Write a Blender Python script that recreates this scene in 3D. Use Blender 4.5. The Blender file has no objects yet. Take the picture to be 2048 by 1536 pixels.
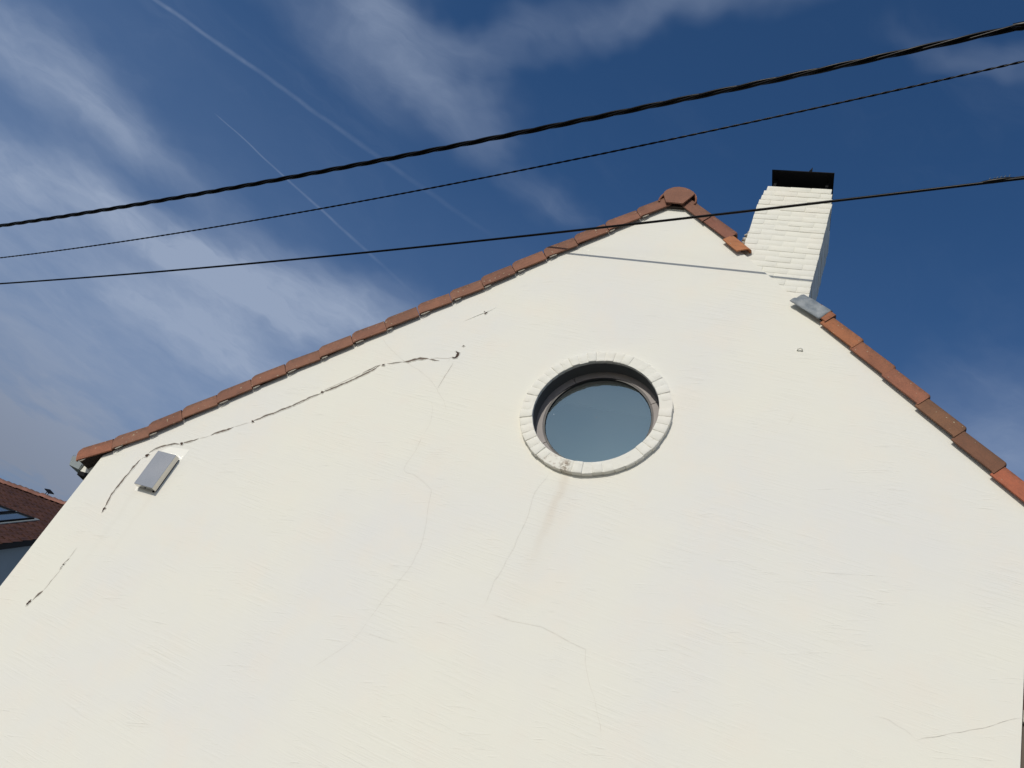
import bpy, bmesh, math, random
from mathutils import Vector, Matrix, noise as mnoise
rnd = random.Random(7)
SC = bpy.context.scene
COL = SC.collection

# ---------------------------------------------------------------- camera
cam_d = bpy.data.cameras.new('camera')
cam_d.sensor_width = 36.0
cam_d.lens = 29.548
cam_d.clip_start, cam_d.clip_end = 0.05, 3000
cam = bpy.data.objects.new('camera', cam_d)
COL.objects.link(cam)
_r, _u, _f = Vector((0.9042, 0.2173, 0.3678)), Vector((-0.1552, -0.6351, 0.7567)), Vector((-0.398, 0.7413, 0.5405))
M = Matrix((( _r.x, _u.x, -_f.x, 2.0128), (_r.y, _u.y, -_f.y, -5.2), (_r.z, _u.z, -_f.z, 1.6), (0, 0, 0, 1)))
cam.matrix_world = M
SC.camera = cam

# ---------------------------------------------------------------- light, sky, exposure
SUN = Vector((-0.24, -1.0, 0.49)).normalized()          # towards the sun
SUN_EL = math.asin(SUN.z)
SUN_AZ = math.atan2(SUN.x, SUN.y)                        # clockwise from +Y
sd = bpy.data.lights.new('sun', 'SUN')
sd.energy = 2.5
sd.angle = math.radians(0.5)
sd.color = (1.0, 0.945, 0.84)
so = bpy.data.objects.new('sun', sd)
COL.objects.link(so)
so.rotation_euler = SUN.to_track_quat('Z', 'Y').to_euler()
so.location = SUN * 60

SC.view_settings.view_transform = 'Standard'
SC.view_settings.look = 'None'
SC.view_settings.exposure = 0.0
SC.view_settings.gamma = 1.0
SC.view_settings.use_curve_mapping = False
SC.render.engine = 'CYCLES'
SC.cycles.max_bounces = 8
SC.cycles.sample_clamp_indirect = 40.0
SC.cycles.caustics_reflective = True
SC.cycles.blur_glossy = 0.0


class NT:
    """small helper for wiring node trees"""
    def __init__(s, nt):
        s.nt = nt
        nt.nodes.clear()

    def n(s, t, **kw):
        nd = s.nt.nodes.new(t)
        for k, v in kw.items():
            setattr(nd, k, v)
        return nd

    def put(s, sock, v):
        if isinstance(v, bpy.types.NodeSocket):
            s.nt.links.new(v, sock)
        else:
            sock.default_value = v

    def math(s, op, a, b=0.0, c=None, clamp=False):
        nd = s.n('ShaderNodeMath', operation=op, use_clamp=clamp)
        s.put(nd.inputs[0], a)
        s.put(nd.inputs[1], b)
        if c is not None:
            s.put(nd.inputs[2], c)
        return nd.outputs[0]

    def vmath(s, op, a, b=None):
        nd = s.n('ShaderNodeVectorMath', operation=op)
        s.put(nd.inputs[0], a)
        if b is not None:
            s.put(nd.inputs[1], b)
        return nd.outputs['Value'] if op in ('LENGTH', 'DOT_PRODUCT') else nd.outputs[0]

    def mapping(s, vec, loc=(0, 0, 0), rot=(0, 0, 0), scale=(1, 1, 1), t='TEXTURE'):
        nd = s.n('ShaderNodeMapping', vector_type=t)
        s.put(nd.inputs['Vector'], vec)
        nd.inputs['Location'].default_value = loc
        nd.inputs['Rotation'].default_value = rot
        nd.inputs['Scale'].default_value = scale
        return nd.outputs[0]

    def noise(s, vec, scale=1.0, detail=4.0, rough=0.55, dist=0.0, col=False):
        nd = s.n('ShaderNodeTexNoise')
        s.put(nd.inputs['Vector'], vec)
        nd.inputs['Scale'].default_value = scale
        nd.inputs['Detail'].default_value = detail
        nd.inputs['Roughness'].default_value = rough
        nd.inputs['Distortion'].default_value = dist
        return nd.outputs['Color' if col else 'Fac']

    def ramp(s, v, a, b, lo=0.0, hi=1.0, smooth=True):
        nd = s.n('ShaderNodeMapRange')
        nd.interpolation_type = 'SMOOTHSTEP' if smooth else 'LINEAR'
        nd.clamp = True
        s.put(nd.inputs[0], v)
        for i, x in enumerate((a, b, lo, hi)):
            nd.inputs[i + 1].default_value = x
        return nd.outputs[0]

    def mix(s, fac, a, b, mode='MIX'):
        nd = s.n('ShaderNodeMix', data_type='RGBA', blend_type=mode)
        s.put(nd.inputs[0], fac)
        for sock, v in ((nd.inputs[6], a), (nd.inputs[7], b)):
            if isinstance(v, tuple) and len(v) == 3:
                v = v + (1.0,)
            s.put(sock, v)
        return nd.outputs[2]


def build_world():
    w = bpy.data.worlds.new('World')
    SC.world = w
    w.use_nodes = True
    k = NT(w.node_tree)
    out = k.n('ShaderNodeOutputWorld')
    sky = k.n('ShaderNodeTexSky', sky_type='NISHITA')
    sky.sun_disc = False
    sky.sun_elevation = SUN_EL
    sky.sun_rotation = SUN_AZ
    sky.altitude = 300
    sky.air_density = 1.0
    sky.dust_density = 1.2
    sky.ozone_density = 6.0
    bg1 = k.n('ShaderNodeBackground')
    bg1.inputs['Strength'].default_value = 0.097
    hs = k.n('ShaderNodeHueSaturation')
    hs.inputs['Saturation'].default_value = 1.10
    k.put(hs.inputs['Color'], sky.outputs[0])
    k.put(bg1.inputs['Color'], hs.outputs[0])
    # a high cloud sheet: the view ray cut with a flat layer overhead
    tc = k.n('ShaderNodeTexCoord')
    d = tc.outputs['Generated']
    sep = k.n('ShaderNodeSeparateXYZ')
    k.put(sep.inputs[0], d)
    zc = k.math('MAXIMUM', sep.outputs[2], 0.06)
    cx = k.math('DIVIDE', sep.outputs[0], zc)
    cy = k.math('DIVIDE', sep.outputs[1], zc)
    cmb = k.n('ShaderNodeCombineXYZ')
    k.put(cmb.inputs[0], cx)
    k.put(cmb.inputs[1], cy)
    p0 = cmb.outputs[0]
    wn = k.vmath('SUBTRACT', k.noise(p0, 3.2, 4, 0.6, 0, True), (0.5, 0.5, 0.5))
    wn2 = k.n('ShaderNodeVectorMath', operation='SCALE')
    k.put(wn2.inputs[0], wn)
    wn2.inputs['Scale'].default_value = 0.26
    p = k.vmath('ADD', p0, wn2.outputs[0])
    fib = k.noise(k.mapping(p, rot=(0, 0, math.radians(47)), scale=(0.42, 0.12, 1)), 1.0, 9, 0.64, 0.7)
    soft = k.noise(p, 2.6, 5, 0.55)
    puff = k.noise(p, 6.5, 8, 0.62, 0.8)
    tex = k.math('ADD', k.ramp(fib, 0.28, 0.75, 0.20, 0.48), k.math('ADD', k.ramp(soft, 0.25, 0.75, 0.16, 0.50), k.ramp(puff, 0.28, 0.72, 0.06, 0.34)))
    # patches of cirrus: (x, y, angle, half length, half width, strength)
    patches = [
        (-1.62, 1.02, 33, 0.44, 0.15, 0.62),
        (-1.22, 1.22, 8, 0.46, 0.21, 0.80),
        (-1.60, 1.42, 30, 0.48, 0.24, 0.42),
        (-1.53, 0.63, 50, 0.27, 0.19, 0.55),
        (-1.40, 0.83, 48, 0.28, 0.10, 0.24),
        (-2.10, 0.80, 40, 0.45, 0.22, 0.40),
        (-0.77, 0.55, 60, 0.26, 0.15, 0.32),
        (-0.70, 0.48, 50, 0.17, 0.07, 0.30),
        (-0.69, 0.66, 68, 0.20, 0.07, 0.20),
        (-0.47, 0.55, 164, 0.26, 0.06, 0.24),
        (-0.26, 0.50, 172, 0.26, 0.05, 0.20),
        (-0.55, 0.86, 20, 0.10, 0.07, 0.16),
        (0.10, 0.60, 10, 0.16, 0.025, 0.15),
        (0.22, 1.34, 70, 0.30, 0.15, 0.42),
        (-3.4, 2.2, 35, 1.9, 0.9, 0.50),
        (-2.2, 1.2, 38, 1.3, 0.65, 0.22),
        (-1.8, -2.2, 50, 1.1, 0.8, 1.1),  # unseen cloud behind the viewpoint, added to brighten the metal box
        (1.4, 1.1, 40, 0.7, 0.3, 0.4), (0.9, -0.7, 30, 0.6, 0.3, 0.4), (-1.4, -0.6, 50, 0.7, 0.3, 0.4),
        (-0.6, -2.2, 20, 1.0, 0.5, 0.4), (2.3, -1.6, 60, 1.0, 0.5, 0.4), (-3.2, -0.8, 45, 1.0, 0.6, 0.4),
    ]
    acc = None
    for (x, y, a, l, b, st) in patches:
        r = k.vmath('LENGTH', k.mapping(p, loc=(x, y, 0), rot=(0, 0, math.radians(a)), scale=(l, b, 1)))
        v = k.ramp(r, 1.25, 0.0, 0.0, st)
        acc = v if acc is None else k.math('ADD', acc, v)
    alpha = k.math('MULTIPLY', acc, tex)
    # thin haze veil that thickens towards the horizon all round
    veil = k.math('MULTIPLY', k.ramp(k.vmath('LENGTH', p), 0.75, 3.5, 0.0, 0.60), k.ramp(soft, 0.2, 0.8, 0.7, 1.25))
    alpha = k.math('ADD', alpha, veil)
    thin = k.math('MULTIPLY', k.ramp(fib, 0.45, 0.8, 0.0, 0.07), k.ramp(soft, 0.4, 0.7))
    alpha = k.math('ADD', alpha, thin)
    # two condensation trails
    wob = k.n('ShaderNodeVectorMath', operation='SCALE')
    k.put(wob.inputs[0], k.vmath('SUBTRACT', k.noise(p0, 9, 2, 0.5, 0, True), (0.5, 0.5, 0.5)))
    wob.inputs['Scale'].default_value = 0.014
    pt = k.vmath('ADD', p0, wob.outputs[0])
    for (x0, y0, x1, y1, w0, w1, st) in ((-1.70, 0.012, -0.665, 0.945, 0.0040, 0.0085, 0.26), (-1.178, 0.697, -0.885, 1.14, 0.0018, 0.0085, 0.19)):
        L = math.hypot(x1 - x0, y1 - y0)
        q = k.mapping(pt, loc=(x0, y0, 0), rot=(0, 0, math.atan2(y1 - y0, x1 - x0)))
        sp = k.n('ShaderNodeSeparateXYZ')
        k.put(sp.inputs[0], q)
        wd = k.ramp(sp.outputs[0], 0.0, L, w0, w1, False)
        t = k.math('DIVIDE', k.math('ABSOLUTE', sp.outputs[1]), wd)
        across = k.ramp(t, 1.25, 0.1, 0.0, 1.0)
        along = k.math('MULTIPLY', k.ramp(sp.outputs[0], 0.0, 0.02), k.ramp(sp.outputs[0], L, 0.35 * L, 0.12, 1.0))
        along = k.math('MULTIPLY', along, k.ramp(sp.outputs[0], L + 0.01, L - 0.06))
        gr = k.ramp(k.noise(pt, 26, 3, 0.6), 0.25, 0.75, 0.55, 1.15)
        alpha = k.math('ADD', alpha, k.math('MULTIPLY', k.math('MULTIPLY', across, along), k.math('MULTIPLY', gr, st)))
    up = k.ramp(sep.outputs[2], 0.0, 0.12)
    alpha = k.math('MULTIPLY', alpha, up, clamp=True)
    alpha = k.math('MINIMUM', alpha, 0.85)
    bg2 = k.n('ShaderNodeBackground')
    sdot = k.vmath('DOT_PRODUCT', d, tuple(SUN))
    glow = k.math('POWER', k.math('MAXIMUM', sdot, 0.0), 6.0)
    k.put(bg2.inputs['Color'], k.mix(glow, k.mix(k.ramp(sep.outputs[2], 0.14, 0.42), (0.225, 0.24, 0.285), (0.34, 0.41, 0.545)), (1.15, 1.10, 1.02)))
    bg2.inputs['Strength'].default_value = 1.0
    ms = k.n('ShaderNodeMixShader')
    k.put(ms.inputs[0], alpha)
    k.put(ms.inputs[1], bg1.outputs[0])
    k.put(ms.inputs[2], bg2.outputs[0])
    k.put(out.inputs['Surface'], ms.outputs[0])
    w.cycles.sampling_method = 'MANUAL'
    w.cycles.sample_map_resolution = 1024


build_world()


# ---------------------------------------------------------------- materials
def new_mat(name):
    m = bpy.data.materials.new(name)
    m.use_nodes = True
    k = NT(m.node_tree)
    out = k.n('ShaderNodeOutputMaterial')
    b = k.n('ShaderNodeBsdfPrincipled')
    k.put(out.inputs['Surface'], b.outputs[0])
    return m, k, b


def simple(name, col, rough=0.6, metal=0.0, vary=0.15, scale=8.0, bump=0.0, bscale=60.0, spec=0.5):
    m, k, b = new_mat(name)
    g = k.n('ShaderNodeNewGeometry').outputs['Position']
    n1 = k.noise(g, scale, 5, 0.6)
    f = k.ramp(n1, 0.25, 0.75, 1 - vary, 1 + vary, False)
    mul = k.n('ShaderNodeVectorMath', operation='SCALE')
    mul.inputs[0].default_value = col
    k.put(mul.inputs['Scale'], f)
    k.put(b.inputs['Base Color'], mul.outputs[0])
    k.put(b.inputs['Roughness'], k.ramp(n1, 0.2, 0.8, rough * 0.85, min(1.0, rough * 1.15), False))
    b.inputs['Metallic'].default_value = metal
    b.inputs['Specular IOR Level'].default_value = spec
    if bump:
        bp = k.n('ShaderNodeBump')
        bp.inputs['Strength'].default_value = 1.0
        bp.inputs['Distance'].default_value = bump
        k.put(bp.inputs['Height'], k.noise(g, bscale, 4, 0.6))
        k.put(b.inputs['Normal'], bp.outputs[0])
    return m


def plaster(name, col, kind='wall'):
    m, k, b = new_mat(name)
    g = k.n('ShaderNodeNewGeometry').outputs['Position']
    # slow blotches of cream and cooler white, pinkish old paint
    n1 = k.noise(g, 0.55, 4, 0.55)
    n2 = k.noise(g, 2.3, 5, 0.6)
    c = k.mix(k.ramp(n1, 0.35, 0.7), col, tuple(x * y for x, y in zip(col, (0.945, 0.955, 1.03))))
    c = k.mix(k.ramp(n2, 0.45, 0.72, 0, 0.42), c, tuple(x * y for x, y in zip(col, (1.02, 0.965, 0.955))))
    n3 = k.noise(k.mapping(g, rot=(0, math.radians(5), 0), scale=(1.6, 1, 0.16)), 2.2, 6, 0.65)
    c = k.mix(k.ramp(n3, 0.5, 0.8, 0, 0.35), c, tuple(x * 0.94 for x in col))
    # rain streak and brown stain below the round window, run-off under the metal box
    sp = k.n('ShaderNodeSeparateXYZ')
    k.put(sp.inputs[0], g)
    px, pz = sp.outputs[0], sp.outputs[2]
    nz = k.noise(g, 7, 4, 0.6)
    for (x, z0, z1, w, st, tint) in ((-0.02, 4.68, 3.7, 0.055, 0.30, (0.80, 0.70, 0.64)), (0.0, 4.6, 3.2, 0.17, 0.14, (0.84, 0.76, 0.70)),
                                     (-3.60, 3.62, 2.5, 0.05, 0.16, (0.86, 0.84, 0.84)), (-3.42, 3.62, 2.7, 0.04, 0.13, (0.86, 0.84, 0.84))):
        dx = k.math('ABSOLUTE', k.math('SUBTRACT', px, k.math('ADD', x, k.ramp(nz, 0, 1, -0.04, 0.04, False))))
        a = k.math('MULTIPLY', k.ramp(dx, w, 0.0, 0, st), k.math('MULTIPLY', k.ramp(pz, z1, z0 - 0.2), k.ramp(pz, z0 + 0.02, z0 - 0.02)))
        c = k.mix(a, c, tuple(x_ * y_ for x_, y_ in zip(col, tint)))
    if kind == 'brick':
        r = k.vmath('LENGTH', k.mapping(g, loc=(-0.045, -0.04, 4.70), scale=(0.05, 0.2, 0.07)))
        c = k.mix(k.math('MULTIPLY', k.ramp(r, 1.3, 0.1, 0, 0.9), k.ramp(k.noise(g, 40, 4, 0.6), 0.4, 0.6)), c, (0.20, 0.15, 0.105))
        r = k.vmath('LENGTH', k.mapping(g, loc=(-0.14, -0.04, 4.72), scale=(0.16, 0.2, 0.09)))
        c = k.mix(k.math('MULTIPLY', k.ramp(r, 1.3, 0.1, 0, 0.7), k.ramp(k.noise(g, 28, 4, 0.6), 0.5, 0.68)), c, (0.42, 0.34, 0.28))
        c = k.mix(k.ramp(k.noise(g, 30, 4, 0.7), 0.60, 0.78, 0, 0.45), c, (0.55, 0.48, 0.42))
    k.put(b.inputs['Base Color'], c)
    b.inputs['Roughness'].default_value = 0.78
    b.inputs['Specular IOR Level'].default_value = 0.25
    # trowel strokes: short streaks lying nearly level, plus a fine grain and long slow waves
    s1 = k.noise(k.mapping(g, rot=(0, math.radians(4), 0), scale=(0.60, 0.2, 0.035)), 1.5, 5, 0.62, 0.4)
    s2 = k.noise(k.mapping(g, rot=(0, math.radians(-12), 0), scale=(0.30, 0.2, 0.030)), 1.0, 4, 0.6, 0.8)
    s3 = k.noise(g, 90, 3, 0.6)
    s4 = k.noise(g, 1.3, 3, 0.5)
    m1 = k.ramp(k.noise(g, 1.9, 4, 0.6), 0.42, 0.66, 0.12, 1.0)
    m2 = k.ramp(k.noise(k.vmath('ADD', g, (7.3, 0, 2.1)), 2.6, 4, 0.6), 0.46, 0.64)
    h = k.math('ADD', k.math('MULTIPLY', k.math('MULTIPLY', k.ramp(s1, 0.42, 0.80), 0.0034), m1), k.math('MULTIPLY', k.math('MULTIPLY', k.ramp(s2, 0.55, 0.82), 0.0060), m2))
    h = k.math('ADD', h, k.math('MULTIPLY', s3, 0.0007))
    h = k.math('ADD', h, k.math('MULTIPLY', s4, 0.012))
    bp = k.n('ShaderNodeBump')
    bp.inputs['Strength'].default_value = 1.0
    bp.inputs['Distance'].default_value = 0.44 if kind == 'wall' else 0.6
    k.put(bp.inputs['Height'], h)
    k.put(b.inputs['Normal'], bp.outputs[0])
    return m


def terracotta(name, moss=0.35):
    m, k, b = new_mat(name)
    oi = k.n('ShaderNodeObjectInfo')
    tcn = k.n('ShaderNodeTexCoord').outputs['Object']
    off = k.n('ShaderNodeVectorMath', operation='SCALE')
    off.inputs[0].default_value = (37.0, 11.0, 53.0)
    k.put(off.inputs['Scale'], oi.outputs['Random'])
    v = k.vmath('ADD', tcn, off.outputs[0])
    n1 = k.noise(v, 9, 5, 0.6)
    n2 = k.noise(v, 34, 5, 0.65)
    n3 = k.noise(v, 120, 3, 0.6)
    base = oi.outputs['Color']
    c = k.mix(k.ramp(n1, 0.3, 0.7, 0, 0.55), base, k.mix(1.0, base, (0.62, 0.66, 0.72), 'MULTIPLY'))
    c = k.mix(k.ramp(n3, 0.35, 0.75, 0, 0.5), c, k.mix(1.0, base, (1.22, 1.12, 1.05), 'MULTIPLY'))
    # weathering: dark algae near the upper edge, scattered lichen spots
    sp = k.n('ShaderNodeSeparateXYZ')
    k.put(sp.inputs[0], tcn)
    edge = k.math('MULTIPLY', k.ramp(sp.outputs[2], 0.06, 0.135), k.ramp(n2, 0.3, 0.62)) if moss > .2 else k.math('MULTIPLY', n2, .2)
    c = k.mix(k.math('MULTIPLY', edge, moss * 2.0, clamp=True), c, (0.085, 0.06, 0.042))
    c = k.mix(k.ramp(n2, 0.58, 0.75, 0, moss), c, (0.12, 0.095, 0.06))
    st = k.noise(k.mapping(v, scale=(.30, 1, .045)), 1.6, 5, 0.65, 0.5)
    c = k.mix(k.ramp(st, 0.52, 0.74, 0, 0.55), c, k.mix(1.0, base, (0.42, 0.40, 0.42), 'MULTIPLY'))
    c = k.mix(k.ramp(st, 0.42, 0.26, 0, 0.35), c, k.mix(1.0, base, (1.30, 1.18, 1.10), 'MULTIPLY'))
    c = k.mix(k.ramp(k.noise(v, 46, 1, 0.4), 0.735, 0.76, 0, 0.75), c, (0.42, 0.36, 0.25))
    k.put(b.inputs['Base Color'], c)
    b.inputs['Roughness'].default_value = 0.82
    b.inputs['Specular IOR Level'].default_value = 0.3
    bp = k.n('ShaderNodeBump')
    bp.inputs['Strength'].default_value = 1.0
    bp.inputs['Distance'].default_value = 1.0
    k.put(bp.inputs['Height'], k.math('ADD', k.math('MULTIPLY', n2, 0.0022), k.math('MULTIPLY', n3, 0.0009)))
    k.put(b.inputs['Normal'], bp.outputs[0])
    return m


CREAM = (0.774, 0.760, 0.672)
MAT = {
    'plaster': plaster('painted plaster', CREAM),
    'brick': plaster('painted brick', CREAM, 'brick'),
    'tile': terracotta('terracotta'),
    'tile_plain': terracotta('terracotta ridge', 0.10),
    'tile_end': simple('shaded tile end', (0.035, 0.024, 0.019), 0.9, 0, 0.3, 40),  # near-black stands in for shade in the hollow tile ends
    'tile_far': simple('brown roof tile', (0.066, 0.025, 0.015), 0.7, 0, 0.45, 3.0),
    'crack': simple('open plaster crack', (0.16, 0.125, 0.10), 0.95, 0, 0.4, 60),
    'hair': simple('hairline crack', (0.52, 0.48, 0.42), 0.95, 0, 0.25, 40),
    'hole': simple('broken plaster hole', (0.055, 0.032, 0.022), 0.95, 0, 0.4, 80),
    'fresh_paint': simple('fresh white paint', (0.86, 0.845, 0.77), 0.7, 0, 0.02, 5),
    'mortar': simple('old mortar', (0.50, 0.46, 0.39), 0.9, 0, 0.2, 30, 0.004, 60),
    'steel': None,
    'zinc': simple('zinc sheet', (0.23, 0.26, 0.26), 0.5, 0.4, 0.12, 7),
    'lead': None,
    'black': simple('black metal and soffit shade', (0.006, 0.006, 0.007), 0.65, 0, 0.2, 12, spec=0.15),
    'rubber': simple('black cable sheath', (0.0022, 0.0022, 0.0026), 0.32, 0, 0.3, 30, spec=0.12),
    'frame': simple('window frame paint', (0.245, 0.220, 0.210), 0.55, 0, 0.10, 9),
    'reveal': simple('shaded grey reveal', (0.10, 0.103, 0.103), 0.8, 0, 0.1, 6),  # grey darkened to deepen the shade inside the round opening
    'gasket': simple('black gasket', (0.008, 0.008, 0.009), 0.5, 0, 0.1, 9),
    'white_board': simple('white painted board', (0.72, 0.72, 0.66), 0.6, 0, 0.05, 5),
    'dark_board': simple('dark board and eaves shade', (0.035, 0.022, 0.016), 0.7, 0, 0.3, 6),  # dark boards; under the left eaves the colour stands for shade
    'grey_render': simple('grey render', (0.46, 0.47, 0.48), 0.85, 0, 0.08, 2),
    'brown_render': simple('brown render', (0.125, 0.10, 0.078), 0.9, 0, 0.25, 3, 0.004, 30),
    'red_render': simple('reddish brown render', (0.14, 0.085, 0.07), 0.9, 0, 0.25, 3, 0.004, 30),
    'added_ceiling_edge': simple('added grey ceiling edge', (0.17, 0.18, 0.175), 0.9, 0, 0.05, 4),
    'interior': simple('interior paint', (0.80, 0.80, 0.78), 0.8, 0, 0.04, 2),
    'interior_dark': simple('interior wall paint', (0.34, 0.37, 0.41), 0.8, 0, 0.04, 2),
    'asphalt': simple('asphalt', (0.055, 0.054, 0.052), 0.9, 0, 0.25, 14, 0.004, 120),
    'paving': simple('concrete paving', (0.30, 0.285, 0.26), 0.85, 0, 0.12, 4, 0.003, 50),
    'grass': simple('grass ground', (0.06, 0.075, 0.03), 0.95, 0, 0.35, 2),
    'bright_wire': simple('bare wire ends', (0.10, 0.11, 0.09), 0.5, 0.5, 0.2, 30),
}


def steel_mat():
    m, k, b = new_mat('brushed steel')
    g = k.n('ShaderNodeTexCoord').outputs['Object']
    n = k.noise(k.mapping(g, scale=(1, 1, 0.02)), 60, 4, 0.6)
    n2 = k.noise(g, 5, 3, 0.5)
    k.put(b.inputs['Base Color'], k.mix(k.ramp(n2, 0.3, 0.7), (0.54, 0.53, 0.51), (0.60, 0.58, 0.55)))
    b.inputs['Metallic'].default_value = 1.0
    k.put(b.inputs['Roughness'], k.ramp(n, 0.2, 0.8, 0.17, 0.21))
    return m


def lead_mat():
    m, k, b = new_mat('grey lead sheet')
    g = k.n('ShaderNodeTexCoord').outputs['Object']
    n = k.noise(g, 14, 5, 0.6)
    k.put(b.inputs['Base Color'], k.mix(k.ramp(n, 0.3, 0.75), (0.20, 0.23, 0.255), (0.36, 0.385, 0.40)))
    b.inputs['Roughness'].default_value = 0.6
    b.inputs['Metallic'].default_value = 0.25
    wv = k.n('ShaderNodeTexWave', wave_type='BANDS', bands_direction='X')
    k.put(wv.inputs['Vector'], g)
    wv.inputs['Scale'].default_value = 60
    wv.inputs['Distortion'].default_value = 0.4
    bp = k.n('ShaderNodeBump')
    bp.inputs['Distance'].default_value = 1.0
    k.put(bp.inputs['Height'], k.math('ADD', k.math('MULTIPLY', wv.outputs['Fac'], 0.0012), k.math('MULTIPLY', n, 0.010)))
    k.put(b.inputs['Normal'], bp.outputs[0])
    return m


def glass_mat():
    m = bpy.data.materials.new('window glass')
    m.use_nodes = True
    k = NT(m.node_tree)
    out = k.n('ShaderNodeOutputMaterial')
    g = k.n('ShaderNodeNewGeometry').outputs['Position']
    tr = k.n('ShaderNodeBsdfTransparent')
    tr.inputs['Color'].default_value = (0.78, 0.86, 0.88, 1)
    gl = k.n('ShaderNodeBsdfGlossy')
    gl.inputs['Roughness'].default_value = 0.04
    gl.inputs['Color'].default_value = (0.62, 0.91, 0.97, 1)
    fr = k.n('ShaderNodeFresnel')
    fr.inputs['IOR'].default_value = 2.75
    mx = k.n('ShaderNodeMixShader')
    k.put(mx.inputs[0], fr.outputs[0])
    k.put(mx.inputs[1], tr.outputs[0])
    k.put(mx.inputs[2], gl.outputs[0])
    df = k.n('ShaderNodeBsdfDiffuse')
    df.inputs['Color'].default_value = (0.55, 0.56, 0.55, 1)
    vo = k.n('ShaderNodeTexVoronoi')
    k.put(vo.inputs['Vector'], g)
    vo.inputs['Scale'].default_value = 17
    spots = k.math('MULTIPLY', k.ramp(vo.outputs['Distance'], 0.11, 0.04), k.ramp(k.noise(g, 5, 2, 0.5), 0.52, 0.62))
    film = k.ramp(k.noise(g, 2, 3, 0.5), 0.3, 0.8, 0.03, 0.06)
    mx2 = k.n('ShaderNodeMixShader')
    k.put(mx2.inputs[0], k.math('ADD', k.math('MULTIPLY', spots, 0.5), film))
    k.put(mx2.inputs[1], mx.outputs[0])
    k.put(mx2.inputs[2], df.outputs[0])
    k.put(out.inputs['Surface'], mx2.outputs[0])
    return m


MAT['steel'] = steel_mat()
MAT['lead'] = lead_mat()
MAT['glass'] = glass_mat()


# ---------------------------------------------------------------- mesh helpers
class MB:
    def __init__(s):
        s.v, s.f = [], []

    def add(s, vs, fs):
        o = len(s.v)
        s.v += [tuple(v) for v in vs]
        s.f += [tuple(i + o for i in f) for f in fs]
        return s

    def box(s, x0, x1, y0, y1, z0, z1, R=None, o=None):
        vs = [Vector((x, y, z)) for x in (x0, x1) for y in (y0, y1) for z in (z0, z1)]
        if R is not None:
            vs = [R @ v for v in vs]
        if o is not None:
            vs = [v + Vector(o) for v in vs]
        return s.add(vs, [(0, 1, 3, 2), (4, 6, 7, 5), (0, 4, 5, 1), (2, 3, 7, 6), (0, 2, 6, 4), (1, 5, 7, 3)])

    def prism(s, poly, y0, y1):
        """poly in x,z (counter-clockwise seen from -y), extruded along y"""
        n = len(poly)
        vs = [(x, y0, z) for x, z in poly] + [(x, y1, z) for x, z in poly]
        fs = [tuple(range(n)), tuple(range(2 * n - 1, n - 1, -1))]
        fs += [(i, i + n, (i + 1) % n + n, (i + 1) % n) for i in range(n)]
        return s.add(vs, fs)

    def tube(s, pts, r, sides=6, cap=True, up=Vector((0, 0, 1))):
        vs, fs = [], []
        n = len(pts)
        for i, p in enumerate(pts):
            a, b = Vector(pts[max(i - 1, 0)]), Vector(pts[min(i + 1, n - 1)])
            t = (b - a).normalized()
            x = t.cross(up)
            if x.length < 1e-4:
                x = t.cross(Vector((1, 0, 0)))
            x.normalize()
            y = x.cross(t)
            rr = r[i] if isinstance(r, (list, tuple)) else r
            for k in range(sides):
                a_ = 2 * math.pi * k / sides
                vs.append(Vector(p) + (x * math.cos(a_) + y * math.sin(a_)) * rr)
        for i in range(n - 1):
            for k in range(sides):
                k2 = (k + 1) % sides
                fs.append((i * sides + k, i * sides + k2, (i + 1) * sides + k2, (i + 1) * sides + k))
        if cap:
            fs.append(tuple(range(sides - 1, -1, -1)))
            fs.append(tuple((n - 1) * sides + k for k in range(sides)))
        return s.add(vs, fs)

    def mesh(s, name, smooth=None, origin=None, bevel=0.0, segs=1, fix=True):
        me = bpy.data.meshes.new(name)
        o = Vector(origin) if origin is not None else Vector((0, 0, 0))
        me.from_pydata([tuple(Vector(v) - o) for v in s.v], [], s.f)
        me.update()
        bm = bmesh.new()
        bm.from_mesh(me)
        if fix:
            bmesh.ops.recalc_face_normals(bm, faces=bm.faces)
        if bevel:
            bmesh.ops.bevel(bm, geom=bm.edges[:], offset=bevel, segments=segs, affect='EDGES', profile=0.5, clamp_overlap=True)
        bm.to_mesh(me)
        bm.free()
        if smooth is not None:
            me.shade_smooth()
            me.set_sharp_from_angle(angle=math.radians(smooth))
        return me


def link(name, me, mat=None, parent=None, label=None, cat=None, group=None, kind=None, loc=None):
    o = bpy.data.objects.new(name, me)
    COL.objects.link(o)
    if mat is not None and me is not None and not me.materials:
        me.materials.append(MAT[mat] if isinstance(mat, str) else mat)
    if parent is not None:
        o.parent = parent
    if loc is not None:
        o.location = loc
    for key, v in (('label', label), ('category', cat), ('group', group), ('kind', kind)):
        if v:
            o[key] = v
    return o


def worldpart(name, mb, mat, parent, base, **kw):
    """a part whose mesh was built in world coordinates; base = world origin of its parent chain"""
    return link(name, mb.mesh(name, kw.pop('smooth', None), base, kw.pop('bevel', 0.0), kw.pop('segs', 1)), mat, parent, **kw)


def jit(a):
    return rnd.uniform(-a, a)


# ================================================================ ground
gb = MB().add([(-600, -600, 0), (600, -600, 0), (600, 600, 0), (-600, 600, 0)], [(0, 1, 2, 3)])
link('ground', gb.mesh('ground'), 'grass', kind='structure')
rb = MB().add([(-200, -14, .004), (200, -14, .004), (200, -7.5, .004), (-200, -7.5, .004)], [(0, 1, 2, 3)])
link('road', rb.mesh('road'), 'asphalt', kind='structure')
pb = MB().box(-60, 60, -7.5, -0.02, 0.0, 0.12)
link('pavement', pb.mesh('pavement'), 'paving', kind='structure')

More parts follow.
